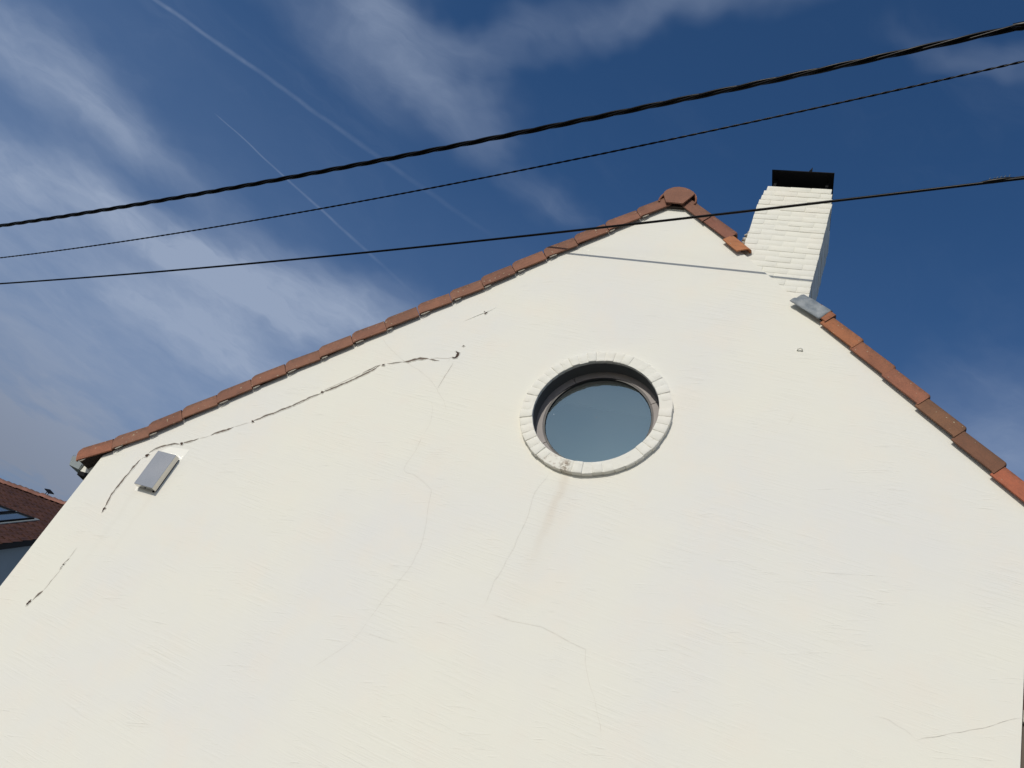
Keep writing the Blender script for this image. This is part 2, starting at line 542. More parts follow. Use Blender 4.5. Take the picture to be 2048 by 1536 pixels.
# ================================================================ the white house
HB = Vector((0, 0, 0))
house = link('white_house', None, None, None, 'white plastered house gable with a round window under a red tiled roof', 'house')
XL, XR = -4.208, 2.995
RZ, ML, MR = 7.82, 0.962, 0.910          # apex height, left and right slopes
WC, WZ = 0.004, 5.258                    # round window centre
TOPL, TOPR = 0.068, 0.066                # wall runs up a little behind the tiles


def ztop(x):
    return RZ + ML * x + TOPL if x < 0 else RZ - MR * x + TOPR


def build_wall():
    bm = bmesh.new()
    # outline, with the plaster edge a little ragged where it meets the chimney
    outer = [(XL, 0.0), (XR, 0.0), (XR, ztop(XR))]
    rag = [1.36, 1.30, 1.24, 1.14, 1.04, .98, .927, .87, .822, .77, .719, .705]
    for x in rag:
        outer.append((x, ztop(x) + jit(0.006)))
    outer += [(0.02, RZ + .05), (-0.02, RZ + .05), (XL, ztop(XL))]
    ov = [bm.verts.new((x, 0, z)) for x, z in outer]
    edges = [bm.edges.new((ov[i], ov[(i + 1) % len(ov)])) for i in range(len(ov))]
    N = 96
    hv = [bm.verts.new((WC + .53 * math.cos(2 * math.pi * i / N), 0, WZ + .53 * math.sin(2 * math.pi * i / N))) for i in range(N)]
    edges += [bm.edges.new((hv[i], hv[(i + 1) % N])) for i in range(N)]
    res = bmesh.ops.triangle_fill(bm, use_beauty=True, use_dissolve=False, edges=edges)
    ff = [g for g in res['geom'] if isinstance(g, bmesh.types.BMFace)]
    ex = bmesh.ops.extrude_face_region(bm, geom=ff)
    bmesh.ops.translate(bm, verts=[g for g in ex['geom'] if isinstance(g, bmesh.types.BMVert)], vec=(0, 0.3, 0))
    bmesh.ops.recalc_face_normals(bm, faces=bm.faces)
    me = bpy.data.meshes.new('gable_wall')
    bm.to_mesh(me)
    bm.free()
    return link('gable_wall', me, 'plaster', house)


wall = build_wall()
side = MB()
side.box(XL, XL + .3, .302, 8.0, 0, ztop(XL) - .06)
side.box(XR - .3, XR, .302, 8.0, 0, ztop(XR) - .06)
side.box(XL + .302, XR - .302, 7.7, 8.0, 0, 4.0)
worldpart('side_wall', side, 'plaster', house, HB)

# ---- roof slabs (their edges stay hidden behind the verge tiles)
roof = MB()
for sgn in (-1, 1):
    m_ = ML if sgn < 0 else MR
    a = math.atan(m_)
    nx, nz = (-math.sin(a), math.cos(a)) if sgn < 0 else (math.sin(a), math.cos(a))
    xe = -4.16 if sgn < 0 else 3.20
    ze = RZ - m_ * abs(xe)
    lo, hi = 0.055, 0.080
    roof.prism([(xe + nx * lo, ze + nz * lo), (0, RZ + lo / nz), (0, RZ + hi / nz), (xe + nx * hi, ze + nz * hi)], 0.06, 8.2)
roof_o = worldpart('roof', roof, 'tile', house, HB)
roof_o.color = (0.20, 0.10, 0.065, 1)


# ---- verge tiles
def tile_mesh(name, L=0.352, h=0.112, mirror=False, rc=0.040):
    """local x: up the slope from the lower end, y: into the roof, z: out of the slope"""
    st = [0.0, .004, .011, .021, .032, rc, .075, .16, .26, L]
    st = sorted(set(q for q in [0.0, .004, .011, .018, rc * .75, rc, rc + .03, .16, .26, L]))
    secs = []
    for s in st:
        H = h - 0.002 * (s / L)
        if s < rc:
            H = h - rc + math.sqrt(max(0.0, rc * rc - (rc - s) ** 2)) * 0.98
            H = max(H, h - rc)
        r, t = 0.026, 0.014
        b = -0.006 if s < 0.012 else 0.0
        pr = [(0, b), (0, H - r)]
        for q in range(1, 5):
            a = math.pi - q * math.pi / 8
            pr.append((r + r * math.cos(a), H - r + r * math.sin(a)))
        pr += [(.11, H - .004), (.235, H - .03), (.235, H - .03 - t), (.11, H - .004 - t), (r, H - t), (t, H - r), (t, b)]
        secs.append([(s, y, z) for y, z in pr])
    mb = MB()
    k = len(secs[0])
    vs = [v for sec in secs for v in sec]
    if mirror:
        vs = [(-x, y, z) for x, y, z in vs]
    fs = []
    for i in range(len(secs) - 1):
        for j in range(k):
            j2 = (j + 1) % k
            fs.append((i * k + j, i * k + j2, (i + 1) * k + j2, (i + 1) * k + j))
    fs.append(tuple((len(secs) - 1) * k + j for j in range(k)))
    # the lower end is closed by a solid face
    fs.append(tuple(range(k)))
    e0, sx_ = len(vs), (-1 if mirror else 1)
    vs += [(sx_ * .0025, v[1] + .001, v[2] - .001) for v in secs[0][:6]] + [(sx_ * .0025, .03, 0.0)]
    fs.append(tuple(range(e0, e0 + 7)))
    mb.add(vs, fs)
    return mb.mesh(name, 32)


TL = tile_mesh('verge_tile_left', h=0.140, rc=0.06)
TR = tile_mesh('verge_tile_right', h=0.128, mirror=True, rc=0.026)
TL.materials.append(MAT['tile'])
TR.materials.append(MAT['tile'])
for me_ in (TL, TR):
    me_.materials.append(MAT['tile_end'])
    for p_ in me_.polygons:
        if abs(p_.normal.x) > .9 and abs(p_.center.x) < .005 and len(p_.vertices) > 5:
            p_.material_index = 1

left_low = [(-4.397, 3.704), (-4.126, 3.907), (-3.860, 4.128), (-3.634, 4.360), (-3.392, 4.592), (-3.155, 4.830), (-2.915, 5.062), (-2.671, 5.286),
            (-2.437, 5.516), (-2.192, 5.741), (-1.957, 5.970), (-1.716, 6.190), (-1.478, 6.412), (-1.250, 6.645), (-1.022, 6.880), (-.784, 7.097), (-.546, 7.322), (-.304, 7.548)]
right_low = [(.291, 7.548), (.562, 7.338), (1.532, 6.475), (1.765, 6.241), (2.017, 6.013), (2.271, 5.783), (2.519, 5.548), (2.772, 5.304), (3.02, 5.07)]
lcol = [(.30, .125, .075), (.258, .126, .082), (.262, .122, .080), (.270, .126, .080), (.252, .120, .080)]
rcol = {0: (.23, .112, .075), 1: (.245, .105, .072), 2: (.34, .135, .070), 3: (.37, .148, .072), 4: (.30, .125, .072), 5: (.31, .128, .078),
        6: (.215, .108, .062), 7: (.19, .092, .056), 8: (.40, .13, .072)}
YF = -0.045
clip = MB()
aL, aR = math.atan(ML), math.atan(MR)
for i, (x, z) in enumerate(left_low):
    o = link('verge_tile', TL, None, roof_o)
    o.location = (x, YF + jit(.004), z + .007)
    nxt = left_low[i + 1] if i + 1 < len(left_low) else (-.07, 7.77)
    a = math.atan2(nxt[1] - z, nxt[0] - x)
    o.rotation_euler = (jit(.008), -(a - math.radians(3.2)) + jit(.006), .022 + jit(.008))
    o.scale = ((math.hypot(nxt[0] - x, nxt[1] - z) - .0045) / .352, 1, 1)
    c = lcol[0] if i == 0 else rnd.choice(lcol[1:])
    s_ = 1 + jit(.10)
    o.color = (c[0] * s_, c[1] * s_, c[2] * s_, 1)
for i, (x, z) in enumerate(right_low):
    o = link('verge_tile', TR, None, roof_o)
    o.location = (x, YF + jit(.004), z + .006)
    a = aR
    o.rotation_euler = (jit(.008), (a - math.radians(3.0)) + jit(.008), -.018 + jit(.008))
    o.color = rcol[i] + (1,)
    if i == 2:
        o.scale = (0.46, 1, .92)

# the shorter cut tile that ends at the chimney
cut = MB()
aa = aR - math.radians(1.5)
ux, uz = -math.cos(aa), math.sin(aa)
nx, nz = math.sin(aa), math.cos(aa)
P0 = Vector((.676, YF, 7.201))


def cp(s, y, n):
    return P0 + Vector((ux * s + nx * n, y, uz * s + nz * n))


sec = []
for s0, s1 in ((0.0, -0.055), (0.03, -.01), (0.10, .08), (.20, .19)):
    row = []
    for (y, n) in ((0, 0), (.004, .085), (.012, .105), (.03, .118), (.10, .122), (.10, .108), (.03, .102), (.016, .085), (.014, 0)):
        f = max(0.0, min(1.0, n / .12))
        row.append(cp(s0 + (s1 - s0) * (1 - (1 - f) ** 1) * (1 if s0 < .05 else 1), y, n))
    sec.append(row)
k_ = len(sec[0])
fs = []
for i in range(len(sec) - 1):
    for j in range(k_):
        fs.append((i * k_ + j, i * k_ + (j + 1) % k_, (i + 1) * k_ + (j + 1) % k_, (i + 1) * k_ + j))
fs += [tuple(range(k_)), tuple((len(sec) - 1) * k_ + j for j in range(k_))]
cut.add([v for r_ in sec for v in r_], fs)
o = worldpart('verge_tile', cut, 'tile_plain', roof_o, HB, smooth=32, label='short orange tile cut off at the chimney')
o.color = (.45, .185, .085, 1)

# pale clips and bits of mortar that stick out below the tile joints
for i, (x, z) in enumerate(left_low):
    if i in (3, 15):
        continue
    cb = MB()
    dx, dz = math.cos(aL), math.sin(aL)
    s0, ln = rnd.uniform(.0, .03), rnd.uniform(.045, .085)
    A = Vector((x + dx * s0 + .010, YF + .012, z + dz * s0 - .006))
    B = A + Vector((dx * ln, .004, dz * ln + jit(.006)))
    cb.tube([A, A.lerp(B, .5) + Vector((0, 0, jit(.003))), B], [.0045, .006, .0035], 5)
    worldpart('tile_clip', cb, 'mortar', roof_o, HB, smooth=40)

# ---- ridge cover: flat end plate with rounded top and the half-round tile behind it
plate = [(-.109, 7.747), (.060, 7.742), (.114, 7.850), (.136, 7.895), (.112, 7.926), (.068, 7.956), (.020, 7.976), (-.041, 7.985), (-.085, 7.975), (-.116, 7.958), (-.150, 7.925), (-.165, 7.890), (-.163, 7.862)]
rp = MB().prism(plate, -.076, -.060)
o = worldpart('ridge_end_tile', rp, 'tile_plain', roof_o, HB, bevel=.004, smooth=40)
o.color = (.245, .118, .08, 1)
ridge = MB()
arc_o, arc_i = [], []
cxr, czr, rr_ = -.012, 7.808, .182
for i in range(17):
    a = math.pi * (1.06 - 1.12 * i / 16)
    arc_o.append((cxr + rr_ * math.cos(a), czr + rr_ * math.sin(a) * .96))
    arc_i.append((cxr + (rr_ - .017) * math.cos(a), czr + (rr_ - .017) * math.sin(a) * .96))
RID = []
for t in range(6):
    rb_ = MB()
    g = 1.0 if t == 0 else 0.97
    y0 = -.070 + t * .36
    ring = arc_o + arc_i[::-1]
    n_ = len(ring)
    vs = [(x, y0 if t else (-.058 if i < 17 else -.05), z) for i, (x, z) in enumerate(ring)] + [((x - cxr) * .95 + cxr, y0 + .39, (z - czr) * .95 + czr) for x, z in ring]
    rb_.add(vs, [(i, (i + 1) % n_, (i + 1) % n_ + n_, i + n_) for i in range(n_)] + [tuple(range(n_ - 1, -1, -1)), tuple(range(n_, 2 * n_))])
    o = worldpart('ridge_tile', rb_, 'tile_plain', roof_o, HB, smooth=50)
    o.color = (.28, .12, .075, 1)
# dark bedding under the ridge plate
bed = MB().box(-.10, .065, -.03, .05, 7.742, 7.80)
worldpart('ridge_bedding', bed, 'dark_board', roof_o, HB)

# ---- eaves at the left: box gutter, boarded end, soffit
gut = MB()
GP = [(-4.605, 3.71), (-4.468, 3.693), (-4.488, 3.843), (-4.636, 3.799), (-4.646, 3.795)]
gut.prism(GP, .096, .101)
gutter = worldpart('gutter', gut, 'zinc', house, HB)
trough = MB()
prof = [GP[4], GP[0], GP[1], (-4.468, 3.843)]
for (a, b) in zip(prof[:-1], prof[1:]):
    A, B = Vector((a[0], 0, a[1])), Vector((b[0], 0, b[1]))
    nrm = Vector((-(B - A).z, 0, (B - A).x)).normalized() * .002
    trough.prism([(A.x - nrm.x, A.z - nrm.z), (B.x - nrm.x, B.z - nrm.z), (B.x + nrm.x, B.z + nrm.z), (A.x + nrm.x, A.z + nrm.z)], .102, 8.1)
worldpart('trough', trough, 'zinc', gutter, HB)
bead = MB().tube([(-4.634 + .011 * math.cos(t * .5 + 2.6), .10, 3.807 + .012 * math.sin(t * .5 + 2.6)) for t in range(-9, 3)], .002, 5)
bead.tube([(-4.646, .103, 3.798), (-4.646, 8.1, 3.798)], .007, 6)
worldpart('gutter_bead', bead, 'zinc', gutter, HB, smooth=60)
ebrd = MB().box(-4.464, XL + .05, .12, .14, 3.690, 3.80).box(-4.36, XL + .05, .121, .139, 3.80, 3.90)
worldpart('eaves_board', ebrd, 'white_board', house, HB)
ub = MB().prism([(-4.40, 3.728), (XL - .004, 3.902), (XL - .004, 3.925), (-4.412, 3.745)], -.018, .20)  # added dark board, its colour standing in for shade beneath the first tile
worldpart('eaves_shade_board', ub, 'dark_board', house, HB)
sof = MB().box(-4.462, XL - .002, .112, 8.0, 3.648, 3.686)  # painted black in place of the shade below the eaves
worldpart('soffit', sof, 'black', house, HB)

# ---- cracks, broken out channels and holes in the plaster
CRACKS = [
  (0.0160,'gap',[(-3.808, 2.505), (-3.808, 2.532), (-3.794, 2.563), (-3.785, 2.581), (-3.778, 2.601)]),
  (0.0060,'hair',[(-3.778, 2.601), (-3.77, 2.623), (-3.771, 2.64), (-3.769, 2.659), (-3.772, 2.689), (-3.765, 2.736), (-3.76, 2.779), (-3.768, 2.808)]),
  (0.0130,'gap',[(-3.775, 2.85), (-3.771, 2.867), (-3.766, 2.89), (-3.763, 2.904)]),
  (0.0060,'hair',[(-3.763, 2.904), (-3.762, 2.941), (-3.764, 2.972), (-3.762, 3.005)]),
  (0.0060,'gap',[(-3.775, 3.348), (-3.785, 3.386)]),
  (0.0110,'gap',[(-3.785, 3.386), (-3.797, 3.433), (-3.81, 3.502), (-3.814, 3.569), (-3.81, 3.627), (-3.807, 3.707), (-3.806, 3.777), (-3.798, 3.833), (-3.79, 3.895)]),
  (0.0070,'hair',[(-3.79, 3.895), (-3.767, 3.933)]),
  (0.0090,'gap',[(-3.755, 3.969), (-3.738, 4.001), (-3.718, 4.028), (-3.692, 4.056), (-3.653, 4.082), (-3.605, 4.104), (-3.548, 4.123), (-3.503, 4.133)]),
  (0.0080,'gap',[(-3.508, 4.132), (-3.489, 4.153), (-3.443, 4.169), (-3.399, 4.196), (-3.358, 4.227)]),
  (0.0050,'hair',[(-3.358, 4.227), (-3.306, 4.251), (-3.265, 4.282)]),
  (0.0130,'gap',[(-3.265, 4.282), (-3.235, 4.311), (-3.194, 4.343), (-3.146, 4.371), (-3.112, 4.395), (-3.097, 4.415)]),
  (0.0050,'hair',[(-3.097, 4.415), (-3.044, 4.444), (-2.998, 4.477), (-2.966, 4.495)]),
  (0.0100,'gap',[(-2.942, 4.517), (-2.895, 4.556), (-2.835, 4.609), (-2.778, 4.649), (-2.73, 4.694), (-2.681, 4.739), (-2.626, 4.791), (-2.57, 4.843), (-2.515, 4.895), (-2.468, 4.934)]),
  (0.0060,'hair',[(-2.639, 4.759), (-2.59, 4.804), (-2.544, 4.854), (-2.496, 4.899), (-2.46, 4.93)]),
  (0.0110,'gap',[(-2.453, 4.955), (-2.423, 4.978), (-2.371, 5.018), (-2.316, 5.071), (-2.266, 5.116), (-2.211, 5.168), (-2.171, 5.212), (-2.131, 5.255), (-2.094, 5.304), (-2.064, 5.346)]),
  (0.0060,'hair',[(-2.456, 4.977), (-2.406, 5.023), (-2.357, 5.068), (-2.308, 5.113), (-2.255, 5.171), (-2.212, 5.209), (-2.202, 5.229)]),
  (0.0080,'gap',[(-2.189, 5.226), (-2.156, 5.262), (-2.12, 5.293), (-2.085, 5.336), (-2.057, 5.354)]),
  (0.0070,'gap',[(-2.005, 5.376), (-1.96, 5.39), (-1.909, 5.413), (-1.864, 5.427)]),
  (0.0150,'gap',[(-1.864, 5.427), (-1.813, 5.449), (-1.767, 5.47), (-1.721, 5.491), (-1.676, 5.506), (-1.636, 5.507)]),
  (0.0090,'gap',[(-1.636, 5.507), (-1.598, 5.503), (-1.559, 5.505), (-1.531, 5.51)]),
  (0.0050,'hair',[(-1.62, 5.516), (-1.567, 5.533), (-1.509, 5.538), (-1.463, 5.547), (-1.429, 5.571)]),
  (0.0040,'hair',[(-1.429, 5.571), (-1.444, 5.527), (-1.449, 5.485)]),
  (0.0050,'hair',[(-1.392, 5.513), (-1.396, 5.425), (-1.403, 5.355), (-1.405, 5.297), (-1.409, 5.212)]),
  (0.0030,'hair',[(-2.207, 5.664), (-2.133, 5.596), (-2.067, 5.552), (-1.969, 5.497), (-1.88, 5.448), (-1.836, 5.433), (-1.75, 5.396), (-1.683, 5.374), (-1.623, 5.345), (-1.549, 5.308), (-1.483, 5.264), (-1.417, 5.21), (-1.355, 5.15), (-1.3, 5.107), (-1.255, 5.051), (-1.219, 4.994)]),
  (0.0022,'hair',[(-1.41, 5.083), (-1.361, 5.012), (-1.33, 4.938), (-1.306, 4.848), (-1.308, 4.774), (-1.312, 4.716)]),
  (0.0030,'hair',[(-1.316, 4.712), (-1.308, 4.632), (-1.306, 4.579), (-1.315, 4.498), (-1.326, 4.423), (-1.319, 4.38), (-1.287, 4.359), (-1.22, 4.358), (-1.162, 4.338), (-1.101, 4.312), (-1.025, 4.274), (-1.004, 4.255), (-0.988, 4.197), (-0.97, 4.129), (-0.944, 4.052), (-0.919, 3.988), (-0.898, 3.912), (-0.879, 3.837), (-0.869, 3.772), (-0.874, 3.715), (-0.869, 3.65), (-0.879, 3.592), (-0.899, 3.522), (-0.921, 3.435), (-0.948, 3.359), (-0.966, 3.25), (-0.985, 3.162)]),
  (0.0028,'hair',[(-0.985, 3.163), (-1.002, 3.058), (-1.03, 2.982), (-1.079, 2.908), (-1.139, 2.83), (-1.208, 2.736)]),
  (0.0022,'hair',[(-0.985, 3.071), (-0.881, 3.072), (-0.78, 3.072), (-0.689, 3.077)]),
  (0.0032,'hair',[(-0.156, 4.635), (-0.167, 4.566), (-0.188, 4.506), (-0.204, 4.436), (-0.2, 4.384), (-0.192, 4.316), (-0.18, 4.25), (-0.179, 4.181), (-0.183, 4.112), (-0.188, 4.044), (-0.183, 3.968), (-0.192, 3.901), (-0.2, 3.856), (-0.198, 3.814), (-0.207, 3.737), (-0.224, 3.68), (-0.218, 3.63), (-0.217, 3.568), (-0.216, 3.518), (-0.223, 3.476)]),
  (0.0030,'hair',[(-0.134, 3.454), (0.016, 3.447), (0.126, 3.458), (0.223, 3.466), (0.328, 3.447), (0.433, 3.423), (0.554, 3.405), (0.575, 3.331), (0.605, 3.274), (0.651, 3.197), (0.707, 3.126), (0.747, 3.051), (0.793, 2.981), (0.82, 2.917)]),
  (0.0042,'hair',[(2.493, 3.449), (2.529, 3.475), (2.563, 3.489), (2.606, 3.511), (2.665, 3.548), (2.701, 3.562), (2.76, 3.598), (2.808, 3.62), (2.855, 3.652), (2.902, 3.687), (2.949, 3.719), (2.989, 3.737)]),
  (0.0026,'hair',[(2.265, 3.516), (2.307, 3.52), (2.344, 3.518), (2.391, 3.498), (2.436, 3.487), (2.493, 3.452)]),
  (0.0035,'hair',[(1.433, 5.448), (1.449, 5.498), (1.466, 5.559)]),
  (0.0040,'hair',[(-1.517, 5.984), (-1.482, 6.022), (-1.443, 6.06), (-1.392, 6.107)]),
  (0.0040,'hair',[(-1.322, 6.158), (-1.285, 6.19), (-1.257, 6.233)]),
]
HOLES = [
  [(-3.834, 2.455), (-3.84, 2.468), (-3.836, 2.487), (-3.826, 2.507), (-3.809, 2.499), (-3.81, 2.484), (-3.813, 2.464), (-3.82, 2.455)],
  [(-3.78, 2.833), (-3.776, 2.852), (-3.761, 2.849), (-3.764, 2.835)],
  [(-3.772, 2.802), (-3.775, 2.811), (-3.775, 2.822), (-3.773, 2.83), (-3.765, 2.819), (-3.761, 2.802)],
  [(-3.776, 3.342), (-3.796, 3.378), (-3.787, 3.395), (-3.766, 3.385), (-3.771, 3.364)],
  [(-3.763, 3.929), (-3.774, 3.948), (-3.755, 3.969), (-3.733, 3.958), (-3.739, 3.929)],
  [(-3.505, 4.127), (-3.509, 4.148), (-3.484, 4.154), (-3.47, 4.135), (-3.482, 4.121)],
  [(-2.954, 4.503), (-2.96, 4.519), (-2.94, 4.523), (-2.927, 4.504), (-2.938, 4.496)],
  [(-2.471, 4.939), (-2.474, 4.962), (-2.454, 4.966), (-2.44, 4.951), (-2.45, 4.932)],
  [(-2.042, 5.345), (-2.05, 5.361), (-2.024, 5.372), (-2.013, 5.35)],
  [(-1.433, 5.633), (-1.426, 5.64), (-1.381, 5.625), (-1.377, 5.599), (-1.381, 5.569), (-1.401, 5.559), (-1.424, 5.56), (-1.43, 5.574), (-1.411, 5.575), (-1.404, 5.594), (-1.409, 5.614)],
  [(-1.397, 5.709), (-1.388, 5.723), (-1.369, 5.714), (-1.378, 5.7)],
  [(-1.364, 6.125), (-1.37, 6.15), (-1.345, 6.141), (-1.331, 6.156), (-1.328, 6.125), (-1.342, 6.11)],
]



def strip(pts, w, y):
    """a ragged band along a polyline on the wall"""
    P = []
    for i in range(len(pts) - 1):
        a, b = Vector(pts[i]), Vector(pts[i + 1])
        n = max(1, int((b - a).length / 0.018))
        for q in range(n):
            P.append(a.lerp(b, q / n))
    P.append(Vector(pts[-1]))
    n = len(P)
    L, R, mid = [], [], []
    for i, p_ in enumerate(P):
        t = (P[min(i + 1, n - 1)] - P[max(i - 1, 0)])
        t.normalize()
        nn = Vector((-t.y, t.x))
        tap = min(1.0, (i + .35) / 3.0, (n - 1 - i + .35) / 3.0)
        wob = mnoise.noise(Vector((p_.x * 23, p_.y * 23, w * 900)))
        ww = w * .5 * tap * (1 + .75 * mnoise.noise(Vector((p_.x * 40, p_.y * 40, 3.1))) + jit(.25))
        c = p_ + nn * wob * w * .6
        L.append(c + nn * ww * (1 + jit(.3)))
        R.append(c - nn * ww * (1 + jit(.3)))
        mid.append((c, nn, ww))
    return L, R, mid


for (w, kind, pts) in CRACKS:
    mb = MB()
    L, R, mid = strip(pts, w * (1.3 if kind == 'gap' else (.8 if w > .0046 else .30)), 0)
    vs = [(a.x, -.0016, a.y) for a in L] + [(b.x, -.0016, b.y) for b in R]
    n = len(L)
    mb.add(vs, [(i, i + n, i + n + 1, i + 1) for i in range(n - 1)])
    worldpart('plaster_crack', mb, 'crack' if kind == 'gap' else 'hair', wall, HB)
    if kind == 'gap' and n > 4:
        lip = MB()
        for sgn, rad in ((1, .0055), (-1, .0045)):
            path = [(c.x + nn.x * sgn * (ww + rad * .8), .0005, c.y + nn.y * sgn * (ww + rad * .8)) for c, nn, ww in mid]
            rads = [rad * max(.15, min(1, (i + .3) / 3, (n - 1 - i + .3) / 3)) * (1 + .5 * mnoise.noise(Vector((p_[0] * 30, p_[2] * 30, sgn)))) for i, p_ in enumerate(path)]
            lip.tube(path, rads, 5, up=Vector((0, 1, 0)))
        worldpart('plaster_edge', lip, 'plaster', wall, HB, smooth=60)
for poly in HOLES:
    mb = MB()
    fine = []
    for q in range(len(poly)):
        (ax, az_), (bx, bz) = poly[q], poly[(q + 1) % len(poly)]
        for t in (0, .33, .66):
            fine.append((ax + (bx - ax) * t + jit(.0035), az_ + (bz - az_) * t + jit(.0035)))
    poly = fine
    n = len(poly)
    mb.add([(x, -.0024, z) for x, z in poly], [tuple(range(n))])
    worldpart('plaster_hole', mb, 'hole', wall, HB)
    # crumbled rim
    rim = MB()
    cx_, cz_ = sum(a for a, b in poly) / n, sum(b for a, b in poly) / n
    path = [(x + (x - cx_) * .08 + jit(.002), -.0005, z + (z - cz_) * .12) for x, z in poly]
    path = path + [path[0]]
    rim.tube(path, [.0035 + jit(.0015) for _ in path], 5, up=Vector((0, 1, 0)))
    worldpart('plaster_edge', rim, 'plaster', wall, HB, smooth=60)
# raised plaster seam with a knob, upper left of the window
W1 = [(-1.517, 5.984), (-1.445, 6.054), (-1.383, 6.109), (-1.315, 6.165), (-1.257, 6.233)]
seam = MB().tube([(x, .002, z) for x, z in W1], [.002, .006, .008, .006, .002], 7, up=Vector((0, 1, 0)))
worldpart('plaster_seam', seam, 'plaster', wall, HB, smooth=60)
hk = MB().tube([(1.372, -.001, 6.178), (1.376, -.016, 6.184), (1.392, -.022, 6.190), (1.408, -.016, 6.186), (1.410, -.001, 6.180)], .006, 6)
worldpart('wall_eye', hk, 'plaster', wall, HB, smooth=60)

# ---- round window
win = link('round_window', None, None, house)
ring = MB()
N = 96
vs, fs = [], []
for i in range(N):
    a = 2 * math.pi * i / N
    c, s = math.cos(a), math.sin(a)
    for r, y in ((.600, -.0385), (.5015, -.0385), (.5020, .140), (.599, .140)):
        vs.append((WC + r * c, y, WZ + r * s))
for i in range(N):
    j = (i + 1) % N
    for q in range(4):
        fs.append((i * 4 + q, i * 4 + (q + 1) % 4, j * 4 + (q + 1) % 4, j * 4 + q))
ring.add(vs, fs)
worldpart('window_surround', ring, 'brick', win, HB, smooth=40)
lin = MB()
vs, fs = [], []
for i in range(N):
    a = 2 * math.pi * i / N
    for r, y in ((.5005, -.012), (.4985, -.012), (.4985, .1), (.5005, .1)):
        vs.append((WC + r * math.cos(a), y, WZ + r * math.sin(a)))
for i in range(N):
    j = (i + 1) % N
    for q in range(4):
        fs.append((i * 4 + q, i * 4 + (q + 1) % 4, j * 4 + (q + 1) % 4, j * 4 + q))
lin.add(vs, fs)
worldpart('reveal_lining', lin, 'reveal', win, HB, smooth=40)
NB = 46
brick_me = []
for v in range(6):
    mb = MB()
    ha = math.pi / NB
    gap = .0008
    pts = []
    r0, r1 = .5 + jit(.002), .603 + jit(.004)
    yf = -.041 + jit(.005)
    sub = 3
    grid = []
    for iy, y in enumerate((yf, .02)):
        for q in range(sub + 1):
            r = r0 + (r1 - r0) * q / sub
            for sg in (-1, 1):
                w_ = r * math.tan(ha) - gap * (1 + jit(.4))
                grid.append((sg * w_, y + (jit(.0025) if iy == 0 else 0), r))
    st = (sub + 1) * 2
    fs = []
    for q in range(sub):
        a, b = q * 2, q * 2 + 1
        fs += [(a, b, b + 2, a + 2), (st + a, st + a + 2, st + b + 2, st + b), (a, a + 2, st + a + 2, st + a), (b, st + b, st + b + 2, b + 2)]
    fs += [(0, st, st + 1, 1), (st - 2, st - 1, 2 * st - 1, 2 * st - 2)]
    mb.add(grid, fs)
    me = mb.mesh('window_brick', 50, None, .006, 2)
    me.materials.append(MAT['brick'])
    brick_me.append(me)
for i in range(NB):
    o = link('brick', rnd.choice(brick_me), None, win)
    o.location = (WC, jit(.003), WZ)
    o.rotation_euler = (0, 2 * math.pi * (i + .37) / NB + jit(.004), 0)
# frame in four pieces, gasket, glass
for q in range(4):
    a0, a1 = math.radians((33, 132, 222, 318)[q] + .35), math.radians((132, 222, 318, 393)[q] - .35)
    mb = MB()
    n = 28
    vs, fs = [], []
    for i in range(n + 1):
        a = a0 + (a1 - a0) * i / n
        for r, y in ((.502, .100), (.447, .100), (.440, .106), (.440, .150), (.502, .150)):
            vs.append((WC + r * math.cos(a), y, WZ + r * math.sin(a)))
    for i in range(n):
        for j in range(5):
            fs.append((i * 5 + j, i * 5 + (j + 1) % 5, (i + 1) * 5 + (j + 1) % 5, (i + 1) * 5 + j))
    fs += [(0, 1, 2, 3, 4), tuple(n * 5 + j for j in (4, 3, 2, 1, 0))]
    mb.add(vs, fs)
    worldpart('window_frame', mb, 'frame', win, HB, smooth=30)
gk = MB()
vs, fs = [], []
for i in range(N):
    a = 2 * math.pi * i / N
    for r, y in ((.441, .104), (.428, .104), (.424, .112), (.424, .140), (.441, .140)):
        vs.append((WC + r * math.cos(a), y, WZ + r * math.sin(a)))
for i in range(N):
    for j in range(5):
        i2 = (i + 1) % N
        fs.append((i * 5 + j, i * 5 + (j + 1) % 5, i2 * 5 + (j + 1) % 5, i2 * 5 + j))
gk.add(vs, fs)
worldpart('gasket', gk, 'gasket', win, HB, smooth=30)
gl = MB()
gl.add([(WC + .428 * math.cos(2 * math.pi * i / N), .118, WZ + .428 * math.sin(2 * math.pi * i / N)) for i in range(N)], [tuple(range(N))])
worldpart('pane', gl, 'glass', win, HB)
bl = MB().prism([(-.46, 5.25), (-.34, 5.44), (.46, 5.44), (.46, 5.72), (-.46, 5.72)], .20, .206)  # added panel standing in for the paler ceiling edge behind the glass
worldpart('added_ceiling_edge_panel', bl, 'added_ceiling_edge', win, HB)
# the room behind it: pale ceiling, darker far wall
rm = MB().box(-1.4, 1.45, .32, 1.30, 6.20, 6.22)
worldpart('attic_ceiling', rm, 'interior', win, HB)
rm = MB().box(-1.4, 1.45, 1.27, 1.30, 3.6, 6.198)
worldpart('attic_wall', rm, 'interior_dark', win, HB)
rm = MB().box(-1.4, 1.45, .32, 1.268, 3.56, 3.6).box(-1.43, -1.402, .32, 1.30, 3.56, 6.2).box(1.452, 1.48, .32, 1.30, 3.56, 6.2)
worldpart('attic_room', rm, 'interior_dark', win, HB)

